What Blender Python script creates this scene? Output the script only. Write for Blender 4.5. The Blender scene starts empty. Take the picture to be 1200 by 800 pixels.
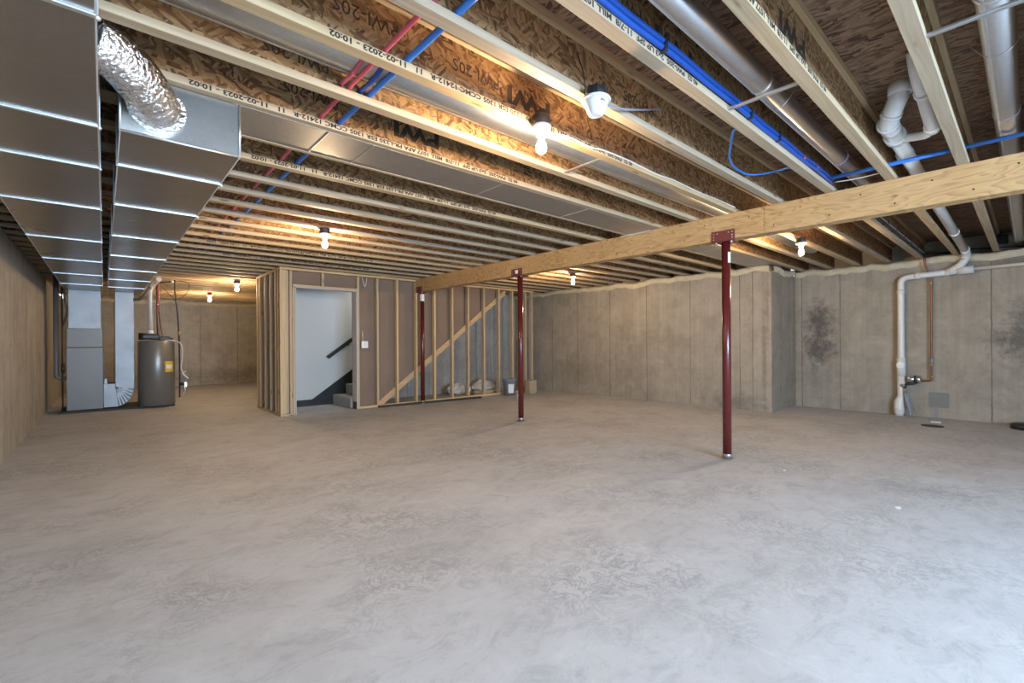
import bpy, math, random
from mathutils import Vector, Matrix
random.seed(7)
C = bpy.context.scene.collection
SC = bpy.context.scene
PI = math.pi

# ------------------------------------------------------------------ mesh helpers
class MB:
    def __init__(s): s.v=[]; s.f=[]; s.sm=[]
    def add(s, vs, fs, smooth=False):
        o=len(s.v); s.v+= [tuple(v) for v in vs]; s.f+=[tuple(i+o for i in f) for f in fs]; s.sm+=[smooth]*len(fs); return s
    def box(s,x0,x1,y0,y1,z0,z1):
        vs=[(x,y,z) for z in (z0,z1) for y in (y0,y1) for x in (x0,x1)]
        return s.add(vs,[(0,2,3,1),(4,5,7,6),(0,1,5,4),(2,6,7,3),(0,4,6,2),(1,3,7,5)])
    def prism_y(s,pts,y0,y1):           # polygon in xz (ccw seen from -y), extruded along y
        n=len(pts); vs=[(x,y0,z) for x,z in pts]+[(x,y1,z) for x,z in pts]
        return s.add(vs,[tuple(range(n)),tuple(range(2*n-1,n-1,-1))]+[(i,n+i,n+(i+1)%n,(i+1)%n) for i in range(n)])
    def tube(s,path,r,n=12,caps=True,closed=False):
        P=[Vector(p) for p in path]; m=len(P)
        rr=r if isinstance(r,(list,tuple)) else [r]*m
        T=[]
        for i in range(m):
            a=P[max(i-1,0)]; b=P[min(i+1,m-1)]; T.append((b-a).normalized() if (b-a).length>1e-9 else Vector((0,0,1)))
        up=Vector((0,0,1)) if abs(T[0].z)<.9 else Vector((1,0,0))
        N=(up-T[0]*up.dot(T[0])).normalized(); vs=[]
        for i in range(m):
            N=(N-T[i]*N.dot(T[i])).normalized(); B=T[i].cross(N)
            for k in range(n):
                a=2*PI*k/n; vs.append(P[i]+(N*math.cos(a)+B*math.sin(a))*rr[i])
        fs=[(i*n+k,i*n+(k+1)%n,(i+1)*n+(k+1)%n,(i+1)*n+k) for i in range(m-1) for k in range(n)]
        s.add(vs,fs,True)
        if caps:
            o=len(s.v)-m*n
            s.f.append(tuple(o+k for k in range(n-1,-1,-1))); s.sm.append(False)
            s.f.append(tuple(o+(m-1)*n+k for k in range(n))); s.sm.append(False)
        return s
    def lathe(s,prof,cx,cy,n=24,z0=0,axis='z'):
        vs=[]
        for r,z in prof:
            for k in range(n):
                a=2*PI*k/n
                if axis=='z': vs.append((cx+r*math.cos(a),cy+r*math.sin(a),z0+z))
        fs=[(i*n+k,i*n+(k+1)%n,(i+1)*n+(k+1)%n,(i+1)*n+k) for i in range(len(prof)-1) for k in range(n)]
        s.add(vs,fs,True)
        o=len(s.v)-len(prof)*n
        if prof[0][0]>1e-5: s.f.append(tuple(o+k for k in range(n-1,-1,-1))); s.sm.append(False)
        if prof[-1][0]>1e-5: s.f.append(tuple(o+(len(prof)-1)*n+k for k in range(n))); s.sm.append(False)
        return s
    def sphere(s,c,r,n=16,m=10,sz=1.0):
        prof=[(max(r*math.sin(PI*i/m),1e-4),-r*sz*math.cos(PI*i/m)) for i in range(m+1)]
        return s.lathe(prof,c[0],c[1],n,c[2])
    def build(s,name,mat,parent=None,loc=None,bevel=0,world=True):
        me=bpy.data.meshes.new(name)
        off=Vector((0,0,0))
        q=parent
        while q is not None and world: off+=Vector(q.location); q=q.parent
        vs=[tuple(Vector(v)-off) for v in s.v] if off.length else s.v
        if loc is not None: vs=[tuple(Vector(v)-Vector(loc)) for v in s.v]
        me.from_pydata(vs,[],s.f); me.update()
        for p,f in zip(me.polygons,s.sm): p.use_smooth=f
        me.materials.append(mat)
        o=bpy.data.objects.new(name,me); C.objects.link(o)
        if parent is not None: o.parent=parent
        if loc is not None: o.location=loc
        if bevel:
            b=o.modifiers.new('bevel','BEVEL'); b.width=bevel; b.segments=2; b.limit_method='ANGLE'; b.angle_limit=math.radians(40)
        return o

def arc(c,r,a0,a1,n,u,v):
    c=Vector(c);u=Vector(u);v=Vector(v)
    return [tuple(c+(u*math.cos(a0+(a1-a0)*i/n)+v*math.sin(a0+(a1-a0)*i/n))*r) for i in range(n+1)]
def smooth(pts,n=6):
    P=[Vector(p) for p in pts]; out=[]
    Q=[P[0]*2-P[1]]+P+[P[-1]*2-P[-2]]
    for i in range(1,len(Q)-2):
        a,b,c,d=Q[i-1],Q[i],Q[i+1],Q[i+2]
        for k in range(n):
            t=k/n; out.append(tuple(.5*((2*b)+(c-a)*t+(2*a-5*b+4*c-d)*t*t+(3*b-a-3*c+d)*t**3)))
    out.append(tuple(P[-1])); return out
def fillet(pts,r,n=6):
    P=[Vector(p) for p in pts]; out=[tuple(P[0])]
    for i in range(1,len(P)-1):
        a=(P[i-1]-P[i]); b=(P[i+1]-P[i]); d=min(r,a.length*.49,b.length*.49)
        p=P[i]+a.normalized()*d; q=P[i]+b.normalized()*d
        for k in range(n+1):
            t=k/n; out.append(tuple(p*(1-t)**2+P[i]*2*t*(1-t)+q*t*t))
    out.append(tuple(P[-1])); return out

def tag(o,label=None,cat=None,group=None,kind=None):
    if label: o['label']=label
    if cat: o['category']=cat
    if group: o['group']=group
    if kind: o['kind']=kind
    return o
def empty(name,loc,label,cat,group=None,rz=0):
    o=bpy.data.objects.new(name,None); o.empty_display_size=.05; C.objects.link(o); o.location=loc; o.rotation_euler=(0,0,rz)
    return tag(o,label,cat,group)
def struct(name,mb,mat,parent=None):
    o=mb.build(name,mat,parent)
    if parent is None: o['kind']='structure'
    return o
def copy_tree(o,parent=None):
    c=o.copy(); C.objects.link(c); c.parent=parent
    for ch in list(o.children): copy_tree(ch,c)
    return c

# ------------------------------------------------------------------ material helpers
class NT:
    def __init__(s,name):
        s.m=bpy.data.materials.new(name); s.m.use_nodes=True; s.t=s.m.node_tree; s.n=s.t.nodes; s.l=s.t.links
        s.b=s.n['Principled BSDF']
    def new(s,t,**k):
        x=s.n.new(t)
        for a,b in k.items(): setattr(x,a,b)
        return x
    def link(s,a,b): s.l.new(a,b)
    def inp(s,node,key,val):
        i=node.inputs[key]
        if hasattr(val,'is_output') or isinstance(val,bpy.types.NodeSocket): s.l.new(val,i)
        else: i.default_value=val
    def coord(s,kind='Object'):
        return s.new('ShaderNodeTexCoord').outputs[kind]
    def pos(s): return s.new('ShaderNodeNewGeometry').outputs['Position']
    def map(s,vec,scale=(1,1,1),rot=(0,0,0),loc=(0,0,0)):
        m=s.new('ShaderNodeMapping'); s.link(vec,m.inputs['Vector']); m.inputs['Scale'].default_value=scale
        m.inputs['Rotation'].default_value=rot; m.inputs['Location'].default_value=loc; return m.outputs[0]
    def noise(s,vec,scale=5,detail=4,rough=.5,dist=0):
        n=s.new('ShaderNodeTexNoise'); s.link(vec,n.inputs['Vector']); s.inp(n,'Scale',scale); s.inp(n,'Detail',detail)
        s.inp(n,'Roughness',rough); s.inp(n,'Distortion',dist); return n.outputs['Fac']
    def noisec(s,vec,scale=5,detail=4):
        n=s.new('ShaderNodeTexNoise'); s.link(vec,n.inputs['Vector']); s.inp(n,'Scale',scale); s.inp(n,'Detail',detail); return n.outputs['Color']
    def vor(s,vec,scale=5,rand=1.0,out='Color'):
        n=s.new('ShaderNodeTexVoronoi'); s.link(vec,n.inputs['Vector']); s.inp(n,'Scale',scale); s.inp(n,'Randomness',rand); return n.outputs[out]
    def ramp(s,fac,stops,interp='LINEAR'):
        r=s.new('ShaderNodeValToRGB'); s.link(fac,r.inputs[0]); e=r.color_ramp; e.interpolation=interp
        while len(e.elements)<len(stops): e.elements.new(.5)
        for el,(p,c) in zip(e.elements,stops):
            el.position=p; el.color=(c[0],c[1],c[2],1) if not isinstance(c,(int,float)) else (c,c,c,1)
        return r.outputs[0]
    def math(s,op,a,b=None,clamp=False):
        m=s.new('ShaderNodeMath',operation=op); m.use_clamp=clamp; s.inp(m,0,a)
        if b is not None: s.inp(m,1,b)
        return m.outputs[0]
    def mix(s,fac,a,b,mode='MIX'):
        m=s.new('ShaderNodeMix',data_type='RGBA',blend_type=mode); s.inp(m,0,fac)
        for k,v in ((6,a),(7,b)):
            if isinstance(v,(tuple,list)): m.inputs[k].default_value=(v[0],v[1],v[2],1)
            else: s.link(v,m.inputs[k])
        return m.outputs[2]
    def sep(s,vec):
        x=s.new('ShaderNodeSeparateXYZ'); s.link(vec,x.inputs[0]); return x.outputs
    def comb(s,x,y,z):
        c=s.new('ShaderNodeCombineXYZ'); s.inp(c,0,x); s.inp(c,1,y); s.inp(c,2,z); return c.outputs[0]
    def vadd(s,a,b,op='ADD'):
        m=s.new('ShaderNodeVectorMath',operation=op); s.inp(m,0,a); s.inp(m,1,b); return m.outputs[0]
    def bump(s,h,strength=.3,dist=.01):
        b=s.new('ShaderNodeBump'); s.link(h,b.inputs['Height']); s.inp(b,'Strength',strength); s.inp(b,'Distance',dist)
        s.link(b.outputs[0],s.b.inputs['Normal'])
    def fin(s,color=None,rough=.6,metal=0,spec=.5):
        if color is not None:
            if isinstance(color,(tuple,list)): s.b.inputs['Base Color'].default_value=(color[0],color[1],color[2],1)
            else: s.link(color,s.b.inputs['Base Color'])
        s.inp(s.b,'Roughness',rough); s.inp(s.b,'Metallic',metal); s.inp(s.b,'Specular IOR Level',spec)
        return s.m
    def rnd(s): return s.new('ShaderNodeObjectInfo').outputs['Random']

def simple(name,col,rough=.5,metal=0,var=.12,scale=30,bump=0,spec=.5):
    t=NT(name); p=t.coord(); n=t.noise(p,scale,3)
    c=t.mix(n,[x*(1-var) for x in col],[min(1,x*(1+var)) for x in col])
    if bump: t.bump(n,bump,.003)
    return t.fin(c,rough,metal,spec)

def band(t,x,c,w,soft):     # 1 within |x-c|<w
    d=t.math('ABSOLUTE',t.math('SUBTRACT',x,c)); 
    m=t.new('ShaderNodeMapRange'); t.inp(m,0,d); m.inputs[1].default_value=w+soft; m.inputs[2].default_value=w
    m.inputs[3].default_value=0; m.inputs[4].default_value=1; return m.outputs[0]
def blob(t,u,v,cu,cv,ru,rv,nz,amp=.9):
    a=t.math('POWER',t.math('DIVIDE',t.math('SUBTRACT',u,cu),ru),2.0); b=t.math('POWER',t.math('DIVIDE',t.math('SUBTRACT',v,cv),rv),2.0)
    d=t.math('ADD',t.math('SQRT',t.math('ADD',a,b)),t.math('MULTIPLY',t.math('SUBTRACT',nz,.5),amp*4.2))
    m=t.new('ShaderNodeMapRange'); t.inp(m,0,d); m.inputs[1].default_value=1.35; m.inputs[2].default_value=.25
    m.inputs[3].default_value=0; m.inputs[4].default_value=1; return m.outputs[0]

def concrete_wall(name,axis,seams,stains=(),base=(.33,.288,.228),fine=0,seamdark=.85):
    t=NT(name); P=t.pos(); x,y,z=t.sep(P); u=y if axis=='y' else x
    big=t.noise(P,.9,4,.55); med=t.noise(P,6,6,.65); sm=t.noise(P,45,4,.7)
    vs=t.noise(t.map(P,(14,14,.5)),1,3,.6)
    hs=t.noise(t.map(P,(1.0,1.0,30)),1,2,.5)
    c=t.mix(t.ramp(big,[(.3,0),(.7,1)]),[b*.72 for b in base],[b*1.25 for b in base])
    c=t.mix(t.ramp(med,[(.3,0),(.7,1)]),c,[b*1.12 for b in base]); 
    c=t.mix(.3,c,t.mix(t.ramp(vs,[(.3,0),(.7,1)]),[b*.68 for b in base],[b*1.42 for b in base]))
    lm=t.noise(P,2.6,7,.75,.5); c=t.mix(t.math('MULTIPLY',t.ramp(lm,[(.38,1),(.52,0)]),.45),c,[b*.62 for b in base]); c=t.mix(t.math('MULTIPLY',t.ramp(lm,[(.55,0),(.68,1)]),.4),c,[b*1.5 for b in base])
    c=t.mix(.12,c,t.mix(hs,[b*.6 for b in base],[b*1.3 for b in base]))
    c=t.mix(t.math('MULTIPLY',t.ramp(sm,[(.25,1),(.42,0)]),.45),c,[b*.6 for b in base])
    pits=t.vor(P,38,1,'Distance'); c=t.mix(t.math('MULTIPLY',t.ramp(pits,[(.05,1),(.12,0)]),.35),c,[b*.45 for b in base])
    wob=t.math('MULTIPLY',t.math('SUBTRACT',t.noise(P,7,3),.5),.012)
    uu=t.math('ADD',u,wob); tot=None
    patch=t.ramp(t.noise(P,3,3),[(.3,.35),(.6,1)])
    for s_ in seams:
        pos,w=(s_ if isinstance(s_,tuple) else (s_,.007))
        b=band(t,uu,pos,w*.4,w)
        tot=b if tot is None else t.math('MAXIMUM',tot,b)
    if tot is not None:
        c=t.mix(t.math('MULTIPLY',t.math('MULTIPLY',tot,patch),seamdark),c,[b*.28 for b in base])
    nz=t.noise(P,8,7,.78)
    for (cu,cv,ru,rv,a,col) in stains:
        c=t.mix(t.math('MULTIPLY',blob(t,u,z,cu,cv,ru,rv,nz),a),c,col)
    h=t.math('ADD',t.math('MULTIPLY',sm,.5),t.math('MULTIPLY',med,.6))
    if tot is not None: h=t.math('SUBTRACT',h,t.math('MULTIPLY',tot,.8))
    t.bump(h,.35,.012)
    return t.fin(c,.85,0,.3)

def osb(name,plane,base_dark=(.09,.045,.018),mid=(.27,.145,.06),light=(.50,.31,.14),sx=1.0,wide=False):
    t=NT(name); co=t.coord(); x,y,z=t.sep(co)
    r=t.math('MULTIPLY',t.rnd(),37.0)
    if plane=='xz': v=t.comb(t.math('ADD',x,r),z,r)
    else: v=t.comb(y,x,0.0)
    d=t.noisec(v,9,3); v=t.vadd(v,t.vadd(d,(-.5,-.5,-.5)),'ADD') if False else v
    dd=t.new('ShaderNodeVectorMath',operation='SCALE'); t.link(t.vadd(d,(-.5,-.5,-.5)),dd.inputs[0]); dd.inputs['Scale'].default_value=.02
    v2=t.vadd(v,dd.outputs[0])
    layers=[]
    angs=[(.45,1),(-.8,2),(1.3,3),(.02,4)] if not wide else [(0.18,1),(-.25,2),(.42,3),(-.05,4)]
    for a,k in angs:
        m=t.map(t.map(v2,(1,1,1),(0,0,a)),(9*sx,50*sx,1),(0,0,0),(k*3.1,k*1.7,0))
        n=t.new('ShaderNodeTexVoronoi',distance='CHEBYCHEV'); t.link(m,n.inputs['Vector']); n.inputs['Scale'].default_value=1
        g=t.noise(t.map(t.map(v2,(1,1,1),(0,0,a)),(22,300,1)),1,3,.65)
        layers.append(t.math('ADD',t.math('MULTIPLY',t.sep(n.outputs['Color'])[0],.75),t.math('MULTIPLY',g,.34)))
    pk=t.new('ShaderNodeTexVoronoi',distance='CHEBYCHEV'); t.link(t.map(v2,(13*sx,20*sx,1),(0,0,.3)),pk.inputs['Vector']); pk.inputs['Scale'].default_value=1
    pick=t.sep(pk.outputs['Color'])[1]
    def mf(fac,a,b):
        m=t.new('ShaderNodeMix',data_type='FLOAT'); t.link(fac,m.inputs[0]); t.link(a,m.inputs[2]); t.link(b,m.inputs[3]); return m.outputs[0]
    fac=mf(t.math('GREATER_THAN',pick,.5),layers[0],layers[1])
    fac=mf(t.math('GREATER_THAN',pick,.75),fac,layers[2]); fac=mf(t.math('LESS_THAN',pick,.22),fac,layers[3])
    f=fac
    big=t.noise(v,2.2,3); f=t.math('ADD',f,t.math('MULTIPLY',t.math('SUBTRACT',big,.5),.45))
    c=t.ramp(f,[(.12,base_dark),(.38,mid),(.62,[ (a+b)/2 for a,b in zip(mid,light)]),(.95,light)])
    t.bump(f,.5,.004)
    return t.fin(c,.72,0,.3)

def lumber(name,axis,light=(.50,.385,.245),dark=(.34,.235,.125),grain=1.0,rand=True):
    t=NT(name); co=t.coord(); x,y,z=t.sep(co)
    r=t.math('MULTIPLY',t.rnd(),53.0)
    if axis=='x': v=t.comb(t.math('ADD',x,r),y,z); sc=(1.2,60,60)
    else: v=t.comb(t.math('ADD',x,r),y,z); sc=(60,60,1.2)
    w=t.noise(v,1.3,2); vv=t.map(v,sc)
    g=t.noise(t.vadd(vv,t.comb(0.0,t.math('MULTIPLY',w,5.0),0.0)),1.0,4,.6)
    blo=t.noise(t.map(v,(2,9,9) if axis=='x' else (9,9,2)),1,3)
    c=t.mix(t.ramp(g,[(.3,0),(.7,1)]),dark,light); c=t.mix(t.math('MULTIPLY',blo,.5),c,light)
    hv=t.new('ShaderNodeHueSaturation'); t.inp(hv,'Color',c); t.inp(hv,'Saturation',t.math('ADD',.82,t.math('MULTIPLY',t.rnd(),.34)))
    t.inp(hv,'Value',t.math('ADD',.84,t.math('MULTIPLY',t.rnd(),.28)))
    c=hv.outputs[0]
    kn=t.vor(t.map(v,(2.2,11,11) if axis=='x' else (11,11,2.2)),1.0,1,'Distance')
    c=t.mix(t.math('MULTIPLY',t.ramp(kn,[(.06,1),(.13,0)]),.8),c,(.16,.08,.035))
    t.bump(g,.2,.002)
    return t.fin(c,.7,0,.3)

# --- materials
M={}
def mat_floor():
    t=NT('concrete_floor'); P=t.pos(); x,y,z=t.sep(P)
    big=t.noise(P,.35,4,.6); med=t.noise(P,1.6,6,.65,.4)
    st=t.noise(t.map(P,(4,1.3,1),(0,0,.5)),1.5,6,.7,.6)
    fine=t.noise(P,26,5,.75); vein=t.noise(P,7,8,.78,1.2)
    c=t.mix(big,(.42,.41,.40),(.56,.55,.54))
    c=t.mix(t.math('MULTIPLY',t.ramp(med,[(.35,1),(.55,0)]),.42),c,(.345,.335,.325))
    c=t.mix(t.math('MULTIPLY',t.ramp(st,[(.55,0),(.72,1)]),.35),c,(.56,.53,.50))
    v=t.math('MULTIPLY',t.ramp(t.math('ABSOLUTE',t.math('SUBTRACT',vein,.5)),[(.0,1),(.035,0)]),t.ramp(t.noise(P,1.1,3),[(.45,0),(.62,1)]))
    c=t.mix(t.math('MULTIPLY',v,.75),c,(.20,.197,.195))
    c=t.mix(t.math('MULTIPLY',t.ramp(fine,[(.30,1),(.45,0)]),.28),c,(.27,.265,.26))
    mf=t.noise(t.map(P,(1.2,2.2,1),(0,0,-.4)),3.2,9,.74,1.0); c=t.mix(t.math('MULTIPLY',t.ramp(mf,[(.36,1),(.5,0)]),.38),c,(.26,.257,.255)); c=t.mix(t.math('MULTIPLY',t.ramp(mf,[(.55,0),(.7,1)]),.3),c,(.64,.63,.62))
    c=t.mix(t.math('MULTIPLY',t.ramp(fine,[(.6,0),(.75,1)]),.25),c,(.62,.59,.56))
    # pale chalked cut lines
    for (ax,pos,w,a,col) in ((x,1.87,.004,.14,(.62,.6,.57)),(x,5.9,.006,.12,(.6,.57,.54)),(y,4.3,.006,.10,(.6,.58,.55))):
        c=t.mix(t.math('MULTIPLY',band(t,t.math('ADD',ax,t.math('MULTIPLY',t.noise(P,2,2),.02)),pos,w,w),t.math('MULTIPLY',t.ramp(t.noise(P,1.7,4),[(.42,0),(.58,1)]),a*2)),c,col)
    h=t.math('ADD',t.math('MULTIPLY',fine,.5),t.math('MULTIPLY',vein,.5)); t.bump(h,.09,.005)
    rg=t.math('ADD',.55,t.math('MULTIPLY',med,.25))
    return t.fin(c,rg,0,.35)
M['floor']=mat_floor()
dk=(.15,.135,.115)
M['wall_a']=concrete_wall('concrete_wall_long','y',[6.95,6.04,5.14,4.215,3.32,3.11,7.75,(8.9,.01)],
    [(2.93,1.0,.035,1.1,.7,(.19,.165,.13)),(5.5,.75,.35,.5,.35,dk),(5.75,1.35,.25,.4,.25,dk),(7.2,.5,.8,.35,.25,dk),(3.4,.1,.5,.16,.6,dk),(2.88,1.7,.03,.5,.6,(.2,.17,.13))])
M['wall_b']=concrete_wall('concrete_wall_pipe','y',[2.72,2.145,.361,-1.4],
    [(2.45,1.50,.20,.34,1,(.13,.115,.095)),(2.46,1.05,.22,.25,1,(.12,.105,.09)),(2.4,.45,.35,.3,.3,dk),(.13,1.15,.25,.22,1,dk),(.0,1.45,.18,.25,.9,dk),
     (.3,.6,.3,.25,.3,dk),(.2,2.26,.3,.07,.7,dk),(1.0,.22,.5,.25,.18,(.2,.185,.165))])
M['wall_c']=concrete_wall('concrete_wall_return','x',[(8.6,.006)],[],base=(.275,.235,.18))
M['wall_d']=concrete_wall('concrete_wall_left','y',[3.0,4.0,5.2,(5.9,.006),(6.86,.006),7.3,(7.77,.006),(8.3,.006),8.72,9.35,9.85,10.9,11.5,12.2,13.4,14.6],
    [(7.2,.35,.5,.35,.3,dk),(9.2,.9,.25,.5,.25,dk)],base=(.38,.35,.295))
M['wall_e']=concrete_wall('concrete_wall_far','x',[.2,1.15,2.105,3.04,4.0,5.1],[(3.1,.25,1.2,.25,.5,dk),(.8,.2,.9,.2,.35,dk)],base=(.40,.37,.32))
M['wall_f']=concrete_wall('concrete_wall_under_stairs','x',[5.0,5.55,6.2,6.9,7.35,7.75],[(5.6,.6,.5,.5,.3,dk),(7,.5,.5,.4,.3,dk)],base=(.33,.325,.31))
M['osb_web']=osb('osb_web','xz',(.07,.033,.014),(.19,.10,.042),(.40,.25,.12),1.4)
M['osb_floor']=osb('osb_subfloor','xy',(.07,.036,.02),(.19,.11,.065),(.36,.235,.15),1.1,True)
M['flange']=lumber('spruce_flange','x')
M['stud']=lumber('spruce_stud','z',(.60,.46,.29),(.42,.29,.16))
M['plate']=lumber('spruce_plate','x',(.60,.46,.29),(.42,.29,.16))
M['stair_board']=lumber('spruce_board','x',(.62,.42,.21),(.45,.28,.12))
def mat_beam():
    t=NT('laminated_beam_wood'); co=t.coord(); x,y,z=t.sep(co)
    v=t.comb(t.math('MULTIPLY',y,1.3),t.math('MULTIPLY',z,6.5),x)
    n=t.noise(v,.9,3,.5,.3); rings=t.math('FRACT',t.math('MULTIPLY',n,15.0))
    rr=t.ramp(rings,[(0,.0),(.55,.35),(.85,1),(1,0)])
    c=t.mix(rr,(.52,.305,.115),(.27,.125,.036))
    big=t.noise(co,.8,3); c=t.mix(t.ramp(big,[(.35,0),(.65,.5)]),c,(.53,.34,.155))
    kn=t.vor(t.comb(t.math('MULTIPLY',y,3.4),t.math('MULTIPLY',z,9.0),0.0),1.0,1,'Distance')
    c=t.mix(t.math('MULTIPLY',t.ramp(kn,[(.05,1),(.10,0)]),.85),c,(.10,.045,.02))
    fg=t.noise(t.map(co,(40,3,120)),1,3); c=t.mix(t.math('MULTIPLY',fg,.3),c,(.62,.46,.27))
    gx=t.noise(co,1.5,2)
    t.bump(fg,.15,.002); return t.fin(c,.6,0,.35)
M['beam']=mat_beam()
def mat_galv(name,col=(.62,.63,.64),rough=.28,crease=True,scale=1.0,metal=.95):
    t=NT(name); P=t.coord(); 
    sp=t.vor(P,55,1,'Color'); n=t.noise(P,3*scale,4,.6); s=t.noise(t.map(P,(3,40,3)),1,3)
    c=t.mix(t.sep(sp)[0],[k*.93 for k in col],col)
    c=t.mix(t.math('MULTIPLY',t.ramp(n,[(.4,0),(.7,1)]),.25),c,[k*.75 for k in col])
    scr=t.noise(t.map(P,(60,4,20),(0,0,.5)),1,5,.8); c=t.mix(t.math('MULTIPLY',t.ramp(scr,[(.68,0),(.75,1)]),.3),c,(.8,.8,.8))
    rg=t.math('ADD',rough,t.math('MULTIPLY',n,.16))
    t.bump(t.math('ADD',t.noise(t.map(P,(1.5,2.5,2)),1,2),t.math('MULTIPLY',s,.03)),.12,.02)
    return t.fin(c,rg,metal,.5)
M['galv']=mat_galv('galvanized_sheet',(.44,.425,.395),.22)
M['galv_riser']=mat_galv('galvanized_riser_sheet',(.30,.305,.31),.42)
M['galv_dull']=mat_galv('galvanized_sheet_dull',(.45,.44,.42),.38)
M['galv_pipe']=mat_galv('galvanized_pipe',(.62,.61,.60),.26)
M['galv_edge']=mat_galv('galvanized_edge',(.85,.87,.88),.3)
def mat_foil():
    t=NT('foil_flex'); P=t.coord(); n=t.noise(P,28,5,.75); v=t.vor(P,60,1,'Distance')
    t.bump(t.math('ADD',n,t.math('MULTIPLY',v,.6)),.9,.012)
    return t.fin((.80,.80,.80),.17,1.0)
M['foil']=mat_foil()
M['furnace']=simple('furnace_grey_enamel',(.155,.143,.128),.42,.35,.06,8)
M['heater']=simple('heater_grey_enamel',(.21,.20,.18),.32,.35,.05,8)
M['black']=simple('black_plastic',(.018,.018,.019),.45)
M['black_pipe']=simple('black_iron',(.03,.028,.027),.5,.3)
M['pvc']=simple('white_pvc',(.82,.82,.81),.28,0,.05,12)
M['pvc_wall']=simple('white_pvc_dusty',(.68,.66,.62),.35,0,.07,12)
M['pvc_dark']=simple('grey_conduit',(.12,.115,.11),.45)
M['primer']=simple('pipe_primer',(.45,.38,.52),.4)
M['blue']=simple('blue_pex',(.035,.19,.62),.33,0,.08,10)
M['blue_shaded']=simple('shaded_blue_pex',(.010,.07,.33),.35,0,.08,10)  # same blue tubing with shade put into its colour
M['red']=simple('red_pex',(.62,.10,.15),.35,0,.08,10)
M['copper']=simple('copper_pipe',(.21,.09,.045),.4,.8,.2,12)
M['brass']=simple('brass_fitting',(.55,.40,.20),.35,.9,.15,20)
M['steel']=simple('zinc_steel',(.72,.74,.76),.3,.9,.08,25)
M['column']=simple('red_oxide_primer',(.105,.014,.013),.24,0,.15,20,spec=.6)
M['column_plate']=simple('red_oxide_plate',(.15,.03,.026),.45,0,.2,40)
M['sticker']=simple('white_sticker',(.75,.75,.74),.5,0,.04,20)
M['ink']=simple('black_ink',(.018,.014,.012),.8,0,.3,60)
M['ink_web']=simple('faded_black_ink',(.035,.023,.016),.85,0,.5,25)
M['ink_red']=simple('red_ink',(.55,.12,.06),.8)
M['porcelain']=simple('white_porcelain',(.82,.82,.82),.25,0,.03,20)
M['white']=simple('white_plastic',(.78,.78,.78),.35,0,.03,20)
M['box_brown']=simple('dark_junction_box',(.028,.024,.021),.55)
M['romex']=simple('white_cable',(.70,.68,.64),.45)
M['romex_grey']=simple('grey_cable',(.22,.23,.26),.5)
M['foam']=(lambda t:(t.bump(t.noise(t.pos(),14,5,.7),1.0,.03),t.fin(t.mix(t.noise(t.pos(),6,4),(.50,.44,.31),(.74,.67,.50)),.8,0,.2))[1])(NT('spray_foam'))
M['rimfoam']=(lambda t:(t.bump(t.noise(t.pos(),9,5,.7),.9,.04),t.fin(t.mix(t.noise(t.pos(),4,5),(.36,.32,.25),(.58,.53,.43)),.85,0,.2))[1])(NT('rim_foam'))
def mat_paper():
    t=NT('brown_board_paper'); P=t.pos(); n=t.noise(P,2.5,4); h=t.noise(t.map(P,(1,1,40)),1,2)
    c=t.mix(n,(.205,.145,.105),(.27,.195,.145)); c=t.mix(t.math('MULTIPLY',h,.3),c,(.19,.135,.10))
    return t.fin(c,.85,0,.2)
M['paper']=mat_paper()
M['drywall']=simple('grey_painted_drywall',(.50,.51,.50),.6,0,.02,3)
M['carpet']=(lambda t:(t.bump(t.noise(t.pos(),220,3),.8,.006),t.fin(t.mix(t.noise(t.pos(),150,3),(.24,.235,.225),(.42,.41,.39)),.95,0,.1))[1])(NT('grey_carpet'))
M['trimblack']=simple('black_trim_paint',(.012,.012,.013),.4)
M['sill']=simple('dark_sill_gasket',(.03,.028,.026),.6)
M['bucket']=simple('grey_bucket_plastic',(.20,.23,.25),.45)
M['yellow']=simple('yellow_label',(.70,.50,.04),.5)
M['bag']=simple('white_crumpled_wrap',(.55,.52,.48),.7,0,.2,20,.8)
M['cardboard']=simple('cardboard',(.38,.29,.19),.8,0,.15,15)
M['redchalk']=simple('red_chalk',(.42,.22,.15),.9)
M['pad']=simple('dark_equipment_pad',(.035,.033,.03),.7)
M['slot']=simple('black_slot',(.004,.004,.004),.9)
def mat_bulb(name,col,st):
    t=NT(name); t.fin((.9,.88,.8),.3); t.b.inputs['Emission Color'].default_value=(*col,1); t.b.inputs['Emission Strength'].default_value=st; return t.m
M['bulb']=mat_bulb('lit_bulb',(1,.71,.42),1620)

# ------------------------------------------------------------------ setting
H0,ZJ=0.0,2.42              # floor, underside of joists
XL,XA,XB=-.75,8.2,9.38
WT=2.33
b=MB().box(-1.0,10.1,-4.2,16.4,-.15,0); struct('floor',b,M['floor'])
b=MB().box(-1.0,10.1,-4.2,16.4,2.722,2.745); struct('ceiling',b,M['osb_floor'])
b=MB().box(XL-.2,XL,-4.2,16.4,0,WT); b.box(XL-.2,XL-.16,-4.2,16.4,WT,2.722); struct('wall_left',b,M['wall_d'])
b=MB().box(XL,XA,16.0,16.2,0,WT+.39); struct('wall_far',b,M['wall_e'])
b=MB().box(XA,XA+.2,2.82,16.0,0,WT); struct('wall_right',b,M['wall_a'])
b=MB().box(XA+.0005,XB+.2,2.819,3.02,0,WT-.0005); struct('wall_corner_return',b,M['wall_c'])
b=MB().box(XB,XB+.2,-4.2,2.819,0,WT); struct('wall_plumbing_side',b,M['wall_b'])
b=MB().box(XB+.4,XB+.44,-4.2,2.95,WT-.3,2.722); b.box(XB+.2,XB+.42,-4.2,2.95,WT-.3,WT-.02); struct('trim_1',b,M['rimfoam'])
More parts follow.
